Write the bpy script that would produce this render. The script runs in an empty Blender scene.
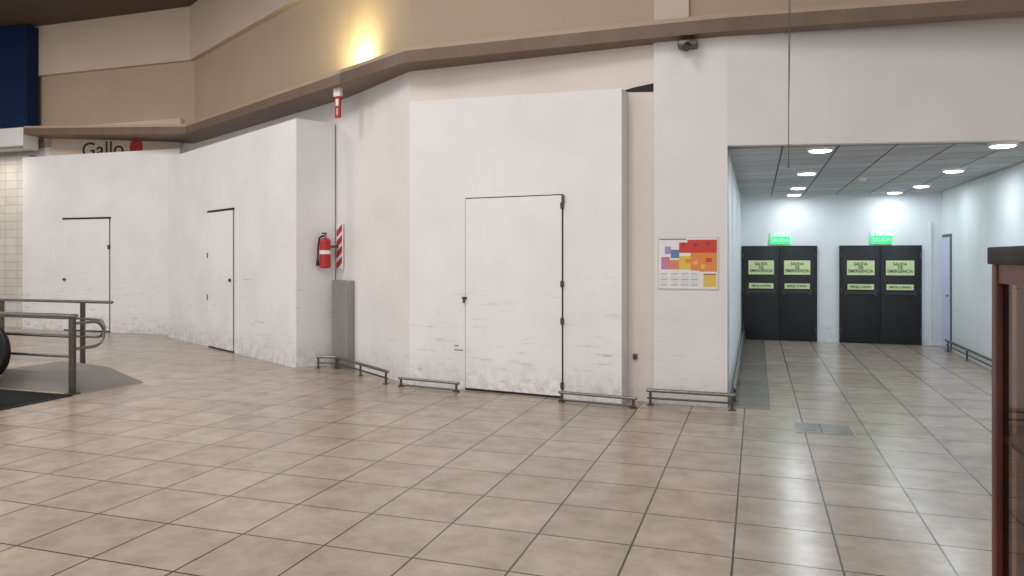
import bpy, bmesh, math, random
from mathutils import Matrix, Vector
random.seed(3)
sc = bpy.context.scene
H = 1.7

# ------------------------------------------------------------- materials
def new_mat(name):
    m = bpy.data.materials.new(name); m.use_nodes = True
    nt = m.node_tree; b = nt.nodes['Principled BSDF']
    return m, nt, b
def mat(name, col, rough=.5, metal=0, var=0.06, scale=3, emis=None, estr=0, spec=.5, bump=0):
    m, nt, b = new_mat(name)
    b.inputs['Roughness'].default_value = rough
    b.inputs['Metallic'].default_value = metal
    b.inputs['Specular IOR Level'].default_value = spec
    tc = nt.nodes.new('ShaderNodeTexCoord')
    n = nt.nodes.new('ShaderNodeTexNoise'); n.inputs['Scale'].default_value = scale; n.inputs['Detail'].default_value = 5
    nt.links.new(tc.outputs['Object'], n.inputs['Vector'])
    r = nt.nodes.new('ShaderNodeValToRGB')
    r.color_ramp.elements[0].position = .3; r.color_ramp.elements[1].position = .7
    r.color_ramp.elements[0].color = tuple(c*(1-var) for c in col)+(1,)
    r.color_ramp.elements[1].color = tuple(min(1, c*(1+var*.5)) for c in col)+(1,)
    nt.links.new(n.outputs['Fac'], r.inputs['Fac']); nt.links.new(r.outputs['Color'], b.inputs['Base Color'])
    if bump:
        bp = nt.nodes.new('ShaderNodeBump'); bp.inputs['Strength'].default_value = bump
        nt.links.new(n.outputs['Fac'], bp.inputs['Height']); nt.links.new(bp.outputs['Normal'], b.inputs['Normal'])
    if emis:
        b.inputs['Emission Color'].default_value = emis+(1,); b.inputs['Emission Strength'].default_value = estr
    return m

def hoarding_mat(name, col, grime=.5):
    """painted board: blotches, vertical streaks, scuffs near the floor"""
    m, nt, b = new_mat(name); N = nt.nodes; L = nt.links
    b.inputs['Roughness'].default_value = .55
    tc = N.new('ShaderNodeTexCoord')
    n = N.new('ShaderNodeTexNoise'); n.inputs['Scale'].default_value = 1.2; n.inputs['Detail'].default_value = 6
    L.new(tc.outputs['Object'], n.inputs['Vector'])
    r = N.new('ShaderNodeValToRGB'); r.color_ramp.elements[0].position = .35; r.color_ramp.elements[1].position = .65
    r.color_ramp.elements[0].color = tuple(c*.93 for c in col)+(1,); r.color_ramp.elements[1].color = col+(1,)
    L.new(n.outputs['Fac'], r.inputs['Fac'])
    sep = N.new('ShaderNodeSeparateXYZ'); L.new(tc.outputs['Object'], sep.inputs['Vector'])
    prev = r.outputs['Color']
    for sc_, s_, lo, hi, z0, z1, amt, c in (((1.2, 1.2, 9), 2.3, .58, .68, .1, 1.7, grime, (.36, .35, .35, 1)),
                                         ((5, 5, .5), 1.6, .58, .78, .0, 6.0, .25*grime, (.45, .43, .42, 1)),
                                         ((3, 3, 3), 3.0, .42, .72, .0, .45, grime, (.38, .36, .34, 1))):
        mp = N.new('ShaderNodeMapping'); mp.inputs['Scale'].default_value = sc_
        L.new(tc.outputs['Object'], mp.inputs['Vector'])
        s = N.new('ShaderNodeTexNoise'); s.inputs['Scale'].default_value = s_; s.inputs['Detail'].default_value = 8; s.inputs['Roughness'].default_value = .7
        L.new(mp.outputs['Vector'], s.inputs['Vector'])
        sr = N.new('ShaderNodeValToRGB'); sr.color_ramp.elements[0].position = lo; sr.color_ramp.elements[1].position = hi
        L.new(s.outputs['Fac'], sr.inputs['Fac'])
        mr = N.new('ShaderNodeMapRange'); mr.inputs['From Min'].default_value = z0; mr.inputs['From Max'].default_value = z1
        mr.inputs['To Min'].default_value = amt; mr.inputs['To Max'].default_value = 0
        L.new(sep.outputs['Z'], mr.inputs['Value'])
        mu = N.new('ShaderNodeMath'); mu.operation = 'MULTIPLY'
        L.new(sr.outputs['Color'], mu.inputs[0]); L.new(mr.outputs['Result'], mu.inputs[1])
        mx = N.new('ShaderNodeMixRGB'); mx.inputs['Color2'].default_value = c
        L.new(mu.outputs[0], mx.inputs['Fac']); L.new(prev, mx.inputs['Color1'])
        prev = mx.outputs['Color']
    L.new(prev, b.inputs['Base Color'])
    return m

def tile_mat(name, c1, c2, mortar, w, h, ms, ox, oy, rough, bump=.15, stain=.25, vertical=False):
    m, nt, b = new_mat(name); N = nt.nodes; L = nt.links
    tc = N.new('ShaderNodeTexCoord')
    mp = N.new('ShaderNodeMapping'); mp.inputs['Location'].default_value = (ox, oy, 0)
    if vertical: mp.inputs['Rotation'].default_value = (math.radians(-90), 0, 0)
    L.new(tc.outputs['Object'], mp.inputs['Vector'])
    br = N.new('ShaderNodeTexBrick'); br.offset = 0; br.squash = 1
    br.inputs['Color1'].default_value = c1+(1,); br.inputs['Color2'].default_value = c2+(1,)
    br.inputs['Mortar'].default_value = mortar+(1,)
    br.inputs['Scale'].default_value = 1; br.inputs['Mortar Size'].default_value = ms
    br.inputs['Mortar Smooth'].default_value = .1; br.inputs['Bias'].default_value = 0
    br.inputs['Brick Width'].default_value = w; br.inputs['Row Height'].default_value = h
    L.new(mp.outputs['Vector'], br.inputs['Vector'])
    n = N.new('ShaderNodeTexNoise'); n.inputs['Scale'].default_value = 3.4; n.inputs['Detail'].default_value = 9; n.inputs['Roughness'].default_value = .68
    L.new(tc.outputs['Object'], n.inputs['Vector'])
    r = N.new('ShaderNodeValToRGB'); r.color_ramp.elements[0].position = .32; r.color_ramp.elements[1].position = .62
    k = 1-stain
    r.color_ramp.elements[0].color = (k, k*.96, k*.92, 1); r.color_ramp.elements[1].color = (1, 1, 1, 1)
    L.new(n.outputs['Fac'], r.inputs['Fac'])
    mx = N.new('ShaderNodeMixRGB'); mx.blend_type = 'MULTIPLY'; mx.inputs['Fac'].default_value = 1
    L.new(br.outputs['Color'], mx.inputs['Color1']); L.new(r.outputs['Color'], mx.inputs['Color2'])
    L.new(mx.outputs['Color'], b.inputs['Base Color'])
    mr = N.new('ShaderNodeMapRange'); mr.inputs['To Min'].default_value = rough*1.2; mr.inputs['To Max'].default_value = rough*.85
    L.new(n.outputs['Fac'], mr.inputs['Value']); L.new(mr.outputs['Result'], b.inputs['Roughness'])
    bp = N.new('ShaderNodeBump'); bp.inputs['Strength'].default_value = bump; bp.inputs['Distance'].default_value = .004; bp.invert = True
    L.new(br.outputs['Fac'], bp.inputs['Height']); L.new(bp.outputs['Normal'], b.inputs['Normal'])
    return m

m_board = hoarding_mat('hoarding_paint', (.85, .835, .84), .85)
m_doorb = hoarding_mat('hoarding_door_paint', (.87, .855, .86), .85)
m_wall = hoarding_mat('wall_paint_white', (.81, .785, .775), .5)
m_wallb = hoarding_mat('wall_paint_cream', (.76, .69, .64), .4)
m_cor = hoarding_mat('corridor_paint', (.79, .83, .85), .4)
m_tan = mat('wall_paint_tan', (.45, .35, .255), .6, var=.06, scale=.8)
m_tanl = mat('wall_paint_tan_light', (.60, .51, .42), .6, var=.05, scale=.8)
m_ledge = mat('ledge_brown', (.17, .115, .08), .5, var=.15)
m_ledget = mat('ledge_tan_cap', (.42, .32, .23), .5)
m_ceil = mat('hall_ceiling_paint', (.10, .07, .05), .8)
m_blue = mat('blue_fascia', (.005, .018, .07), .5, spec=.2)
m_fl = tile_mat('floor_tiles', (.455, .385, .315), (.375, .315, .26), (.035, .03, .026), .575, .575, .0065, .13, .22, .23, stain=.33)
m_flg = tile_mat('floor_border_tiles', (.24, .215, .19), (.20, .18, .16), (.04, .035, .03), .46, .575, .006, .32, .22, .23)
m_ct = tile_mat('ceiling_tiles', (.55, .58, .59), (.43, .46, .47), (.10, .11, .12), .61, .61, .012, .33, .1, .8, .4, .1)
m_wt = tile_mat('white_wall_tiles', (.74, .72, .68), (.68, .66, .62), (.42, .40, .38), .4, .2, .006, 0, 0, .25, .2, .1, True)
m_blk = mat('black_gap', (.012, .012, .012), .7)
m_dark = mat('charcoal_door_paint', (.022, .023, .026), .42, var=.2, spec=.35)
m_dark2 = mat('door_push_bar', (.05, .052, .056), .35, metal=.5)
m_steel = mat('brushed_steel', (.25, .235, .225), .35, metal=.9, var=.2, scale=20)
m_steeld = mat('worn_steel', (.13, .115, .105), .42, metal=.8, var=.3, scale=15)
m_grey = mat('grey_panel', (.26, .25, .235), .5)
m_concrete = mat('granite_plinth', (.22, .205, .19), .5, var=.1, scale=3)
m_rubber = mat('black_rubber', (.012, .012, .013), .45, spec=.25)
m_red = mat('red_paint', (.45, .018, .013), .3)
m_white = mat('white_plastic', (.8, .8, .79), .4)
m_lum = mat('photoluminescent_sign', (.62, .72, .40), .5, emis=(.6, .75, .33), estr=.06)
m_green = mat('exit_sign_green', (.02, .55, .14), .4, emis=(.02, 1, .22), estr=1.1)
m_glow = mat('exit_sign_lamp', (.6, .95, .75), .4, emis=(.35, 1, .55), estr=.7)
m_lamp = mat('downlight_lens', (1, 1, 1), .4, emis=(.93, .97, 1), estr=22)
m_lav = mat('side_opening_blue_light', (.55, .57, .72), .5, emis=(.4, .42, .8), estr=.10)  # bluish light of the side opening, put into colour and glow
m_ink = mat('dark_ink', (.02, .025, .02), .6)
m_wood = mat('mahogany_wood', (.09, .018, .010), .35, var=.4, scale=9, spec=.3)
m_woodd = mat('dark_wood_top', (.014, .008, .006), .5, var=.4, scale=9, spec=.12)
m_brn = mat('brown_laminate', (.06, .022, .013), .3, var=.3, scale=6, spec=.3)
m_glass, _nt, _b = new_mat('cabinet_glass')
_b.inputs['Base Color'].default_value = (.55, .38, .3, 1); _b.inputs['Transmission Weight'].default_value = 1; _b.inputs['Roughness'].default_value = .02
_b.inputs['Specular IOR Level'].default_value = .25; _b.inputs['IOR'].default_value = 1.2

# ------------------------------------------------------------- builder
class B:
    def __init__(s, name):
        s.name = name; s.bm = bmesh.new(); s.mats = []
    def mi(s, m):
        if m not in s.mats: s.mats.append(m)
        return s.mats.index(m)
    def box(s, x0, x1, y0, y1, z0, z1, m, M=None, bev=0):
        t = bmesh.new(); bmesh.ops.create_cube(t, size=1)
        for v in t.verts:
            v.co = Vector(((x0+x1)/2+v.co.x*(x1-x0), (y0+y1)/2+v.co.y*(y1-y0), (z0+z1)/2+v.co.z*(z1-z0)))
        if bev: bmesh.ops.bevel(t, geom=t.edges[:], offset=bev, segments=2, affect='EDGES', profile=.5)
        s.merge(t, m, M)
        return s
    def merge(s, t, m, M=None, smooth=False):
        if M: t.transform(M)
        i = s.mi(m); d = {}
        for v in t.verts: d[v] = s.bm.verts.new(v.co)
        for f in t.faces:
            nf = s.bm.faces.new([d[v] for v in f.verts]); nf.material_index = i; nf.smooth = smooth
        t.free()
    def prism(s, pts, z0, z1, m, M=None, zs0=None, zs1=None):
        t = bmesh.new(); n = len(pts)
        zs0 = zs0 or [z0]*n; zs1 = zs1 or [z1]*n
        a = [t.verts.new((p[0], p[1], zs0[i])) for i, p in enumerate(pts)]
        b = [t.verts.new((p[0], p[1], zs1[i])) for i, p in enumerate(pts)]
        t.faces.new(a[::-1]); t.faces.new(b)
        for i in range(n):
            t.faces.new([a[i], a[(i+1) % n], b[(i+1) % n], b[i]])
        bmesh.ops.recalc_face_normals(t, faces=t.faces[:])
        s.merge(t, m, M); return s
    def cyl(s, p, q, r, m, M=None, seg=16, r2=None):
        p = Vector(p); q = Vector(q); d = q-p
        t = bmesh.new(); bmesh.ops.create_cone(t, cap_ends=True, segments=seg, radius1=r, radius2=r if r2 is None else r2, depth=d.length)
        R = d.to_track_quat('Z', 'Y').to_matrix().to_4x4()
        t.transform(Matrix.Translation((p+q)/2) @ R)
        s.merge(t, m, M, True); return s
    def ball(s, p, r, m, M=None, sc=(1, 1, 1)):
        t = bmesh.new(); bmesh.ops.create_uvsphere(t, u_segments=16, v_segments=10, radius=r)
        t.transform(Matrix.Translation(p) @ Matrix.Diagonal((*sc, 1))); s.merge(t, m, M, True); return s
    def tube(s, pts, r, m, M=None):
        for i in range(len(pts)-1): s.cyl(pts[i], pts[i+1], r, m, M)
        for p in pts: s.ball(p, r, m, M)
        return s
    def done(s):
        me = bpy.data.meshes.new(s.name)
        s.bm.normal_update(); s.bm.to_mesh(me); s.bm.free()
        for m in s.mats: me.materials.append(m)
        try:
            me.set_sharp_from_angle(angle=math.radians(40))
        except Exception: pass
        o = bpy.data.objects.new(s.name, me); sc.collection.objects.link(o); return o

def frame(p0, p1, z=0):
    x = (Vector((*p1, 0))-Vector((*p0, 0))).normalized(); zz = Vector((0, 0, 1)); y = zz.cross(x)
    M = Matrix((x, y, zz)).transposed().to_4x4(); M.translation = (p0[0], p0[1], z); return M
def dist(p0, p1): return (Vector(p1)-Vector(p0)).length

def text(name, body, size, m, M, x, y, z, parent, align='CENTER', ext=.001, sx=1):
    cu = bpy.data.curves.new(name, 'FONT'); cu.body = body; cu.size = size; cu.align_x = align; cu.align_y = 'CENTER'
    cu.extrude = ext; cu.materials.append(m); cu.space_line = .85; cu.offset = .0012
    o = bpy.data.objects.new(name, cu); sc.collection.objects.link(o)
    mw = M @ Matrix.Translation((x, y, z)) @ Matrix.Rotation(math.radians(90), 4, 'X') @ Matrix.Diagonal((sx, 1, 1, 1))
    o.parent = parent; o.matrix_parent_inverse = Matrix.Identity(4); o.matrix_basis = mw
    return o

I4 = Matrix.Identity(4)
CZ = 7.35
def wall(name, p0, p1, z0, z1, m, th=.2, ext=0):
    return B(name).box(-ext, dist(p0, p1)+ext, 0, th, z0, z1, m, frame(p0, p1)).done()

# ------------------------------------------------------------- shell
B('floor').box(-26, 12, -8, 18, -.1, 0, m_fl).done()
b = B('floor_border')
b.box(-.32, .14, 8.75, 16.25, 0, .003, m_flg)
b.done()
WA, WB, WC, WD_, WE = (-12.04, 13.59), (-6.12, 10.24), (-4.46, 9.06), (-1.15, 8.81), (-.32, 8.75)
WF = (4.6, 9.73)
ZL = 4.4
wall('wall_left_front', (-26, 13.6), WA, 0, ZL, m_wall)
wall('wall_angled_far', WA, WB, 0, ZL, m_wall)
wall('wall_angled_near', WB, WC, 0, ZL, m_wall)
wall('wall_center', WC, WD_, 0, ZL, m_wallb)
B('wall_pillar').box(-1.15, -.32, 8.75, 9.1, 0, ZL, m_wall).done()
wall('wall_lintel', WE, WF, 2.98, ZL, m_wall, .2)
wall('wall_upper_left', (-26, 13.6), WA, ZL, CZ, m_tan)
wall('wall_upper_angled_far', WA, WB, ZL, CZ, m_tan)
wall('wall_upper_angled_near', WB, WC, ZL, CZ, m_tan)
wall('wall_upper_center', WC, WD_, ZL, CZ, m_tan)
wall('wall_upper_pillar', (-1.15, 8.78), (-.75, 8.78), ZL, CZ, m_tanl)
wall('wall_upper_right', (-.75, 8.83), (12, 9.9), ZL, CZ, m_tan)
b = B('trim_bulkhead')
for p, q in (((-26, 13.5), (-12.04, 13.5)), ((-12.04, 13.47), (-6.15, 10.12))):
    b.box(0, dist(p, q), 0, .12, 6.15, CZ, m_tanl, frame(p, q))
b.done()
# corridor
B('wall_corridor_left').box(-.52, -.32, 8.95, 16.45, 0, 3.2, m_cor).done()
B('wall_corridor_right').box(3.41, 3.61, 9.0, 16.45, 0, 3.2, m_cor).done()
B('wall_corridor_end').box(-.32, 3.41, 16.25, 16.45, 0, 3.2, m_cor).done()
B('ceiling_corridor').prism([(-.32, 8.9), (3.41, 9.65), (3.41, 16.25), (-.32, 16.25)], 2.98, 3.06, m_ct).done()
B('wall_right').box(3.61, 12, 9.75, 9.95, 0, ZL, m_wall).done()
B('wall_side_left').box(-26.2, -26, -8, 13.8, 0, CZ, m_wall).done()
B('wall_side_right').box(12, 12.2, -8, 10, 0, CZ, m_wall).done()
B('ceiling').box(-26, 12, -2, 14, CZ, CZ+.1, m_ceil).done()
B('wall_tiled').box(-26, -16.8, 13.4, 13.6, 0, 4.2, m_wt).done()
b = B('blue_store_fascia'); b.box(-25.98, -16.62, 13.2, 13.49, 4.8, 7.3, m_blue); b.box(-25.98, -16.5, 13.0, 13.39, 4.3, 4.8, m_wall); b.box(-25.98, -16.5, 12.97, 13.0, 4.3, 4.36, m_grey); b.done()

# ledge
F = [(-16.35, 12.9), (-11.25, 12.45), (-5.72, 9.37), (-4.31, 8.62), (-1.2, 8.55), (-.3, 8.55), (12, 9.6)]
K = [(-16.35, 13.6), WA, WB, WC, WD_, WE, (12, 9.9)]
Z = [4.60, 4.28, 4.22, 4.22, 4.22, 4.22, 4.22]
b = B('trim_ledge')
for i in range(6):
    zs = [Z[i], Z[i+1], Z[i+1], Z[i]]
    b.prism([F[i], F[i+1], K[i+1], K[i]], 0, 0, m_ledge, None, zs, [z+.15 for z in zs])
    b.prism([F[i], F[i+1], K[i+1], K[i]], 0, 0, m_ledget, None, [z+.15 for z in zs], [z+.20 for z in zs])
b.done()

# ------------------------------------------------------------- hoardings
def slab_door(b, M, s0, s1, z1, z0=.03, g=.014, mdoor=m_doorb, right=True):
    b.box(s0-g, s1+(g if right else .004), -.006, .002, 0.0, z1+g, m_blk, M)
    b.box(s0, s1, -.022, 0, z0, z1, mdoor, M)

P0, P1 = (-4.43, 9.0), (-1.50, 8.60)
M = frame(P0, P1); L = dist(P0, P1)
b = B('construction_hoarding')
b.prism([(0, 0), (L, 0), (L, .22), (0, .05)], 0, 0, m_board, M, [0]*4, [3.80, 3.68, 3.68, 3.80])
slab_door(b, M, .877, 2.21, 2.46)
b.box(2.21, 2.24, -.03, 0, 2.36, 2.46, m_steeld, M)
for z in (.12, .9, 1.35, 2.3):
    b.box(2.195, 2.235, -.027, 0, z, z+.07, m_steeld, M); b.cyl((2.215, -.03, z-.01), (2.215, -.03, z+.08), .007, m_steeld, M)
b.box(.83, .90, -.035, 0, 1.17, 1.20, m_steeld, M); b.cyl((.86, -.04, 1.12), (.86, -.04, 1.2), .014, m_steeld, M)
b.box(.70, .83, -.004, 0, .50, .515, m_grey, M); b.box(.70, .76, -.004, 0, .555, .57, m_grey, M)
b.done()

P0, P1 = (-12.02, 12.79), (-6.76, 9.81)
MF = frame(P0, P1); LF = dist(P0, P1)
b = B('construction_hoarding')
b.box(0, LF, 0, .66, 0, 3.86, m_board, MF)
slab_door(b, MF, 2.38, 3.58, 2.56, g=.02)
b.box(2.36, 3.62, -.03, 0, 2.57, 2.6, m_blk, MF)
b.cyl((3.5, -.03, 1.3), (3.5, -.06, 1.3), .03, m_steeld, MF)
b.box(2.34, 2.38, -.03, 0, .9, 1.0, m_steeld, MF); b.box(2.34, 2.38, -.03, 0, 1.7, 1.8, m_steeld, MF)
for z0, s0 in ((1.32, 4.0), (.62, 4.5)):
    b.box(s0, s0+.4, -.002, 0, z0, z0+.006, m_grey, MF)
b.done()

MG = frame((-16.78, 13.2), (-12.1, 13.2))
b = B('construction_hoarding')
b.box(0, 4.68, 0, .28, 0, 4.12, m_board, MG)
slab_door(b, MG, 1.33, 2.70, 2.6, g=.016)
b.box(1.30, 2.74, -.03, 0, 2.6, 2.64, m_blk, MG)
b.cyl((1.38, -.03, 1.2), (1.38, -.07, 1.2), .03, m_steeld, MG)
b.box(2.66, 2.72, -.03, 0, 1.9, 2.0, m_steeld, MG)
b.done()

Mc = frame(WC, WD_); lc = dist(WC, WD_)
b = B('service_gap')
t = bmesh.new()
vs = [(lc-.42, -.01, 3.69), (lc, -.01, 3.66), (lc, -.01, 3.76), (lc-.25, -.01, 3.73)]
a = [t.verts.new(v) for v in vs]; c = [t.verts.new((v[0], .0, v[2])) for v in vs]
t.faces.new(a); t.faces.new(c[::-1])
for i in range(4): t.faces.new([a[i], c[i], c[(i+1) % 4], a[(i+1) % 4]])
b.merge(t, m_blk, Mc); b.done()
b = B('wall_hook'); b.box(lc-.25, lc-.20, -.03, 0, .50, .56, m_steeld, Mc); b.cyl((lc-.225, -.03, .53), (lc-.225, -.06, .50), .01, m_steeld, Mc); b.done()

# store sign behind the hoarding
b = B('store_sign'); b.box(-16.2, -12.35, 13.5, 13.59, 3.95, 4.85, m_wall)
b.box(-16.2, -12.35, 13.49, 13.5, 3.95, 4.85, m_tanl)
b.cyl((-13.6, 13.49, 4.26), (-13.6, 13.482, 4.26), .19, m_red, seg=32)
so = b.done()
text('sign_lettering', 'Gallo', .50, m_ink, I4, -14.6, 13.487, 4.24, so, ext=.003, sx=1.2)

# grey service panel + extinguisher
b = B('grey_service_panel'); b.box(LF+.08, LF+.62, .57, .68, 0, 1.35, m_grey, MF, bev=.006); b.box(LF+.1, LF+.6, .56, .57, .05, 1.3, m_grey, MF); b.done()
b = B('fire_extinguisher')
cx, cy = LF+.13, .42
b.cyl((cx, cy, 1.56), (cx, cy, 1.96), .085, m_red, MF, 24); b.ball((cx, cy, 1.96), .085, m_red, MF, (1, 1, .7)); b.ball((cx, cy, 1.56), .085, m_red, MF, (1, 1, .3))
b.cyl((cx, cy, 2.0), (cx, cy, 2.08), .022, m_steel, MF); b.box(cx-.09, cx+.03, cy-.012, cy+.012, 2.08, 2.10, m_blk, MF); b.box(cx-.10, cx+.02, cy-.012, cy+.012, 2.045, 2.06, m_blk, MF)
b.tube([(cx, cy-.01, 2.06), (cx-.05, cy-.07, 2.02), (cx-.08, cy-.08, 1.85), (cx-.07, cy-.09, 1.65)], .012, m_rubber, MF)
b.cyl((cx-.07, cy-.09, 1.68), (cx-.07, cy-.09, 1.58), .014, m_rubber, MF, r2=.028)
b.cyl((cx, cy, 1.76), (cx, cy, 1.82), .087, m_white, MF, 24)
b.box(cx-.02, cx+.02, cy+.07, .64, 1.86, 1.9, m_steeld, MF)
b.done()
b = B('extinguisher_sign'); s0 = LF+.09
b.box(s0, s0+.17, .645, .67, 1.52, 2.24, m_white, MF)
for k in range(4):
    z = 1.52+k*.17
    t = bmesh.new(); q = [(s0, .643, z), (s0+.17, .643, min(z+.1, 2.24)), (s0+.17, .643, min(z+.21, 2.24)), (s0, .643, z+.11)]
    t.faces.new([t.verts.new(v) for v in q]); b.merge(t, m_red, MF)
b.done()
b = B('hanging_exit_sign'); Ms = frame((-5.96, 9.62), (-5.78, 9.57))
b.box(0, .10, 0, .03, 3.78, 4.10, m_red, Ms); b.box(.02, .08, -.004, 0, 3.96, 4.06, m_white, Ms); b.box(.04, .06, -.004, 0, 3.82, 3.92, m_white, Ms)
b.box(-.02, .12, -.01, .04, 4.10, 4.22, m_white, Ms); b.done()

# mall map poster
b = B('mall_map_poster'); X0, X1, Z0, Z1, Y = -1.10, -.42, 1.34, 1.94, 8.75
b.box(X0, X1, Y-.012, Y, Z0, Z1, m_white)
cols = {'r': (.62, .04, .03), 'o': (.75, .25, .06), 'y': (.75, .52, .08), 'p': (.55, .2, .35), 'l': (.35, .3, .5), 'b': (.12, .2, .42), 'k': (.05, .05, .05), 'g': (.6, .6, .6), 'm': (.3, .03, .05)}
mc = {k: mat('map_ink_'+k, v, .4) for k, v in cols.items()}
lay = {'m': .0012, 'k': .0006}
def mp(u0, u1, v0, v1, k, e=0):
    e = e+lay.get(k, 0)
    b.box(X0+u0*.68, X0+u1*.68, Y-.0145-e, Y-.012, Z1-v1*.6, Z1-v0*.6, mc[k])
mp(.03, .48, .03, .045, 'k')
mp(.50, .98, .05, .30, 'r'); mp(.36, .50, .10, .30, 'r'); mp(.55, .70, .30, .42, 'o'); mp(.70, .98, .30, .66, 'o'); mp(.55, .70, .42, .64, 'o')
mp(.06, .20, .38, .62, 'p'); mp(.20, .36, .44, .62, 'o'); mp(.36, .55, .36, .62, 'y'); mp(.12, .22, .18, .32, 'l'); mp(.22, .36, .24, .40, 'b')
mp(.76, .97, .72, .95, 'y'); mp(.76, .97, .70, .72, 'm'); mp(.46, .55, .42, .5, 'o', .001); mp(.6, .66, .12, .18, 'm'); mp(.8, .9, .4, .48, 'r', .001)
mp(.40, .46, .12, .18, 'm'); mp(.80, .86, .10, .15, 'm'); mp(.72, .78, .52, .6, 'y', .001); mp(.24, .30, .5, .56, 'p', .001); mp(.60, .66, .46, .52, 'y', .001)
for c_ in range(4):
    for r_ in range(7): mp(.05+c_*.17, .05+c_*.17+.10+.03*random.random(), .70+r_*.036, .708+r_*.036, 'g' if r_ % 3 else 'k')
mp(0, 1, .985, 1, 'g'); mp(0, .012, 0, 1, 'g'); mp(.988, 1, 0, 1, 'g'); mp(0, 1, 0, .012, 'g')
po = b.done()
b = B('security_camera'); b.box(-.86, -.64, 8.57, 8.75, 4.10, 4.18, m_steeld, bev=.02); b.cyl((-.75, 8.6, 4.12), (-.75, 8.48, 4.05), .04, m_steeld); b.cyl((-.75, 8.68, 4.1), (-.75, 8.68, 4.22), .03, m_steeld); b.done()
b = B('hanging_cable')
b.tube([(.285, 7.0, CZ), (.275, 7.0, 5.2), (.265, 7.0, 2.56)], .004, m_steeld); b.tube([(.33, 7.0, CZ), (.295, 7.0, 5.0), (.27, 7.0, 3.1)], .0025, m_steeld)
b.cyl((.265, 7.0, 2.56), (.265, 7.0, 2.50), .008, m_steeld); b.done()

# ------------------------------------------------------------- bumper rails
def bumper(pts, h=.17, r=.022, post=1.0, ndbl=True):
    b = B('trolley_bumper_rail')
    P = [Vector((p[0], p[1], h)) for p in pts]
    b.tube(P, r, m_steel)
    if ndbl: b.tube([p+Vector((0, 0, -.09)) for p in P], r*.55, m_steeld)
    for i in range(len(P)-1):
        n = max(1, round((P[i+1]-P[i]).length/post))
        for k in range(n+1):
            q = P[i].lerp(P[i+1], min(max(k/n, .03), .97)); b.cyl((q.x, q.y, 0), q, .016, m_steeld); b.cyl((q.x, q.y, 0), (q.x, q.y, .008), .045, m_steeld)
    return b.done()
bumper([(-1.20, 8.63), (-.24, 8.61)], .17)
bumper([(-2.22, 8.50), (-1.30, 8.38)], .11, r=.018)
bumper([(-4.50, 8.84), (-3.60, 8.70)], .11, r=.018)
bumper([(-6.45, 9.92), (-6.15, 9.98), (-4.72, 8.93)], .17)
bumper([(-.25, 8.95), (-.25, 16.0)], .19, post=1.4)
bumper([(3.29, 9.6), (3.29, 15.4)], .19, post=1.4)

# ------------------------------------------------------------- emergency doors
def edoor(x0, x1):
    b = B('emergency_exit_door'); Y = 16.249; zt = 1.95; mid = (x0+x1)/2
    b.box(x0, x1, Y-.05, Y, 0, zt, m_dark)
    for a, c in ((x0+.04, mid-.006), (mid+.006, x1-.04)):
        b.box(a, c, Y-.075, Y-.05, .015, zt-.04, m_dark, bev=.004)
        cx = (a+c)/2
        b.box(a+.06, c-.06, Y-.13, Y-.10, .98, 1.03, m_dark2); b.box(a+.06, a+.11, Y-.12, Y-.075, .95, 1.06, m_dark2); b.box(c-.11, c-.06, Y-.12, Y-.075, .95, 1.06, m_dark2)
        b.box(cx-.25, cx+.25, Y-.079, Y-.075, 1.36, 1.65, m_lum)
        b.box(cx-.24, cx+.24, Y-.079, Y-.075, 1.07, 1.18, m_lum)
        for z in (.2, 1.0, 1.7): b.cyl((a-.01 if a < mid-.3 else c+.01, Y-.08, z), (a-.01 if a < mid-.3 else c+.01, Y-.08, z+.1), .012, m_steeld)
    b.box(mid-.006, mid+.006, Y-.06, Y-.05, 0, zt-.04, m_blk)
    o = b.done()
    for a, c in ((x0+.04, mid-.006), (mid+.006, x1-.04)):
        cx = (a+c)/2
        text('emergency_lettering', 'SALIDA\nDE\nEMERGENCIA', .083, m_ink, I4, cx, Y-.081, 1.507, o, sx=.9)
        text('push_lettering', 'EMPUJE LA BARRA', .06, m_ink, I4, cx, Y-.081, 1.125, o, sx=.8)
    return o
edoor(-.30, 1.16); edoor(1.575, 3.05)
def esign(x):
    b = B('illuminated_exit_sign'); Y = 16.249
    b.box(x-.19, x+.19, Y-.05, Y-.02, 1.99, 2.14, m_green)
    b.box(x-.11, x+.11, Y-.06, Y-.02, 2.14, 2.20, m_glow, bev=.01)
    b.box(x-.20, x+.20, Y-.02, Y, 1.98, 2.22, m_white)
    o = b.done(); text('exit_lettering', 'SALIDA', .12, m_white, I4, x, Y-.053, 2.065, o, sx=.85)
esign(.45); esign(2.34)
b = B('side_opening_slab'); b.box(3.395, 3.409, 15.5, 16.2, 0, 2.15, m_dark2); b.box(3.38, 3.397, 15.56, 16.14, .01, 2.09, m_lav); b.cyl((3.38, 15.62, 1.0), (3.34, 15.62, 1.0), .02, m_steel); b.done()  # glowing slab stands in for a side opening lit blue
b = B('electrical_conduit'); b.box(3.18, 3.22, 16.22, 16.249, 0, 2.4, m_white); b.done()

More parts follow.
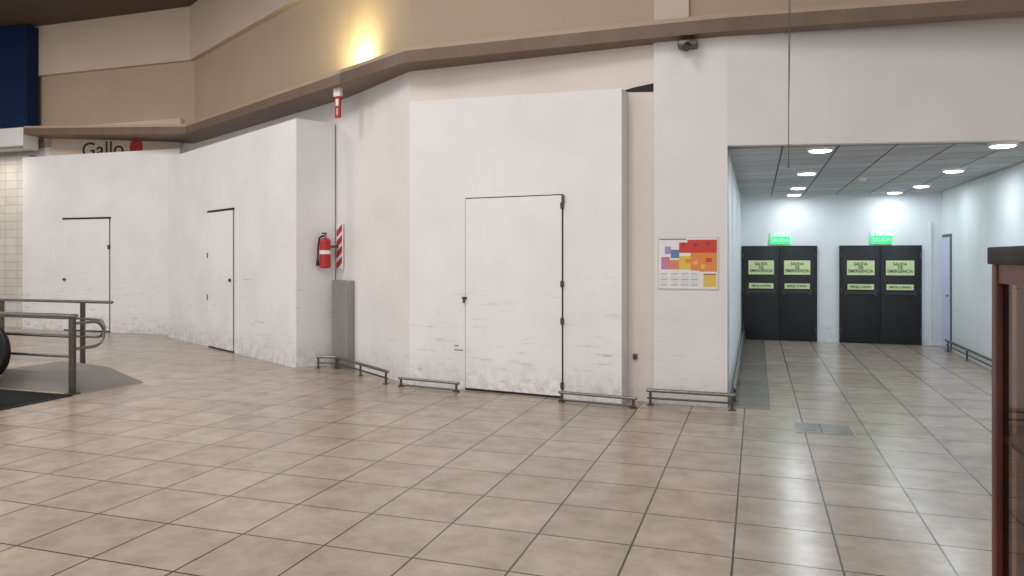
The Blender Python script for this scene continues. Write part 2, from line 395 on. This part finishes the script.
# ------------------------------------------------------------- downlights
for x, y in ((.70, 9.3), (2.60, 9.55), (.70, 11.8), (2.68, 12.1), (.70, 14.2), (2.72, 14.5), (.7, 15.7), (2.5, 15.75)):
    b = B('ceiling_downlight'); b.cyl((x, y, 2.98), (x, y, 2.945), .15, m_white, seg=32, r2=.14); b.cyl((x, y, 2.947), (x, y, 2.935), .125, m_lamp, seg=32, r2=.10); b.done()
    l = bpy.data.lights.new('downlight_lamp', 'AREA'); l.shape = 'DISK'; l.size = .2; l.energy = 13 if y < 13 else 8; l.color = (.83, .93, 1)
    o = bpy.data.objects.new('downlight_lamp', l); o.location = (x, y, 2.93); sc.collection.objects.link(o)
b = B('smoke_detector'); b.cyl((1.6, 13, 2.98), (1.6, 13, 2.93), .07, m_white, r2=.04); b.done()

# ------------------------------------------------------------- floor hatch
b = B('floor_access_hatch'); b.box(.36, .90, 7.72, 8.18, 0, .004, m_grey); b.box(.375, .885, 7.735, 8.165, .004, .006, m_flg); b.done()

# ------------------------------------------------------------- railing
def arc(c, r, a0, a1, n, y):
    return [(c[0]+r*math.cos(math.radians(a0+(a1-a0)*k/n)), y, c[1]+r*math.sin(math.radians(a0+(a1-a0)*k/n))) for k in range(n+1)]
b = B('steel_guard_railing'); y = 9.0
b.box(-13.5, -9.55, y-.035, y+.035, .985, 1.03, m_steel, bev=.015)
b.tube([(-13.5, y, .74), (-9.85, y, .74)]+arc((-9.85, .60), .14, 90, -90, 8, y)+[(-13.5, y, .46)], .022, m_steel)
for x in (-10.15, -11.9, -13.4): b.box(x-.035, x+.035, y-.02, y+.02, 0, .99, m_steeld); b.box(x-.07, x+.07, y-.06, y+.06, 0, .012, m_steeld)
b.done()
b = B('steel_guard_railing'); y = 7.05
b.box(-11.5, -8.05, y-.035, y+.035, .955, 1.0, m_steel, bev=.015)
for z in (.72, .47): b.tube([(-11.5, y, z), (-8.12, y, z)], .02, m_steel)
for x in (-8.12, -10.0, -11.4): b.box(x-.04, x+.04, y-.02, y+.02, 0, .96, m_steeld); b.box(x-.07, x+.07, y-.06, y+.06, 0, .012, m_steeld)
lp = [(-8.12, y, .88), (-8.12, 7.36, .88)]+[(-8.12, 7.36+.16*math.cos(math.radians(a)), .72+.16*math.sin(math.radians(a))) for a in range(75, -91, -15)]+[(-8.12, y, .56)]
b.tube(lp, .02, m_steel)
b.done()

# ------------------------------------------------------------- escalator end (left)
b = B('escalator_landing')
b.prism([(-12.5, 5.9), (-8.0, 5.9), (-8.0, 6.95), (-12.5, 6.95)], 0, .012, m_rubber)
for k in range(40): b.box(-12.4, -8.05, 5.93+k*.026, 5.94+k*.026, .012, .016, m_rubber)
pts = [(-12.5, 6.85, .84)]+arc((-9.30, .52), .32, 90, -90, 14, 6.85)+[(-12.5, 6.85, .20)]
b.tube(pts, .05, m_rubber)
b.box(-12.5, -9.30, 6.835, 6.865, .22, .82, m_rubber); b.cyl((-9.30, 6.835, .52), (-9.30, 6.865, .52), .30, m_rubber, seg=32)
b.box(-12.5, -9.4, 6.78, 6.92, 0, .22, m_concrete)
b.done()
b = B('granite_plinth')
t = bmesh.new()
vs = [(-8.06, 7.12, 0), (-7.92, 8.0, 0), (-9.6, 8.3, 0), (-9.6, 7.12, 0), (-8.35, 7.25, .22), (-8.42, 7.85, .22), (-9.5, 8.1, .22), (-9.5, 7.25, .22)]
v = [t.verts.new(x) for x in vs]
for f in ((3, 2, 1, 0), (4, 5, 6, 7), (0, 1, 5, 4), (1, 2, 6, 5), (2, 3, 7, 6), (3, 0, 4, 7)): t.faces.new([v[i] for i in f])
b.merge(t, m_concrete); b.done()

# ------------------------------------------------------------- display cabinet right
b = B('wooden_display_cabinet'); x0, x1, y0, y1 = .72, 1.9, 1.5, 2.76
b.box(x0-.01, x1+.01, y0-.01, y1+.01, 1.68, 1.735, m_woodd, bev=.004)
for x in (x0, x1-.05):
    for y in (y0, y1-.05): b.box(x, x+.05, y, y+.05, 0, 1.68, m_wood, bev=.004)
b.box(x0+.01, x1-.01, y0+.01, y1-.01, .05, .55, m_brn)
for a in ((x0+.05, x1-.05, y0+.005, y0+.045), (x0+.05, x1-.05, y1-.045, y1-.005), (x0+.005, x0+.045, y0+.05, y1-.05), (x1-.045, x1-.005, y0+.05, y1-.05)):
    b.box(*a, 1.62, 1.68, m_wood); b.box(*a, .55, .61, m_wood); b.box(*a, 0, .06, m_wood)
b.box(x0+.02, x1-.02, y0+.02, y1-.02, 1.12, 1.14, m_brn)
b.box(x0+.018, x0+.026, y0+.05, y1-.05, .61, 1.62, m_glass); b.box(x0+.05, x1-.05, y1-.026, y1-.018, .61, 1.62, m_glass)
b.box(x0+.05, x1-.05, y0+.018, y0+.026, .61, 1.62, m_glass)
b.box(x0+.06, x0+.08, y0+.05, y1-.05, .55, 1.66, m_wood)
b.done()

# ------------------------------------------------------------- lighting
def area(name, loc, sx, sy, e, col, rot=(0, 0, 0)):
    l = bpy.data.lights.new(name, 'AREA'); l.shape = 'RECTANGLE'; l.size = sx; l.size_y = sy; l.energy = e; l.color = col
    o = bpy.data.objects.new(name, l); o.location = loc; o.rotation_euler = rot; sc.collection.objects.link(o); return o
for p, e in (((-3, 3.5), 180), ((-9, 5), 250), ((-15, 7), 380), ((3, 2), 120), ((-6, -1), 210)):  # unseen panels and lamps, added to light the hall from above
    B('added_ceiling_panel').box(p[0]-1.3, p[0]+1.3, p[1]-1.3, p[1]+1.3, CZ-.04, CZ, m_white).done()
    area('hall_fill_lamp', (p[0], p[1], CZ-.06), 2.5, 2.5, e, (1, .965, .925))
area('wall_washer_lamp', (-17.4, 12.6, 4.15), .3, .3, 14, (1, .93, .8))
b = B('cove_uplight'); Mu = frame(WB, WC); b.box(.25, .85, -.30, -.18, 4.42, 4.47, m_steeld, Mu); b.done()
u = area('cove_uplight_lamp', Mu @ Vector((.55, -.30, 4.49)), .7, .1, 50, (1, .86, .42), (math.radians(180), 0, 0))

w = bpy.data.worlds.new('World'); sc.world = w; w.use_nodes = True
w.node_tree.nodes['Background'].inputs['Color'].default_value = (1, .985, .99, 1)
w.node_tree.nodes['Background'].inputs['Strength'].default_value = 1.16

# ------------------------------------------------------------- camera
cam = bpy.data.cameras.new('Camera'); co = bpy.data.objects.new('Camera', cam); sc.collection.objects.link(co)
cam.sensor_width = 36; cam.lens = 740/1024*36; cam.shift_y = -30/1024; cam.clip_start = .05
co.location = (0, 0, H); co.rotation_euler = (math.radians(90), 0, math.atan(245/740))
sc.camera = co
sc.view_settings.view_transform = 'Standard'
sc.view_settings.exposure = 0.0
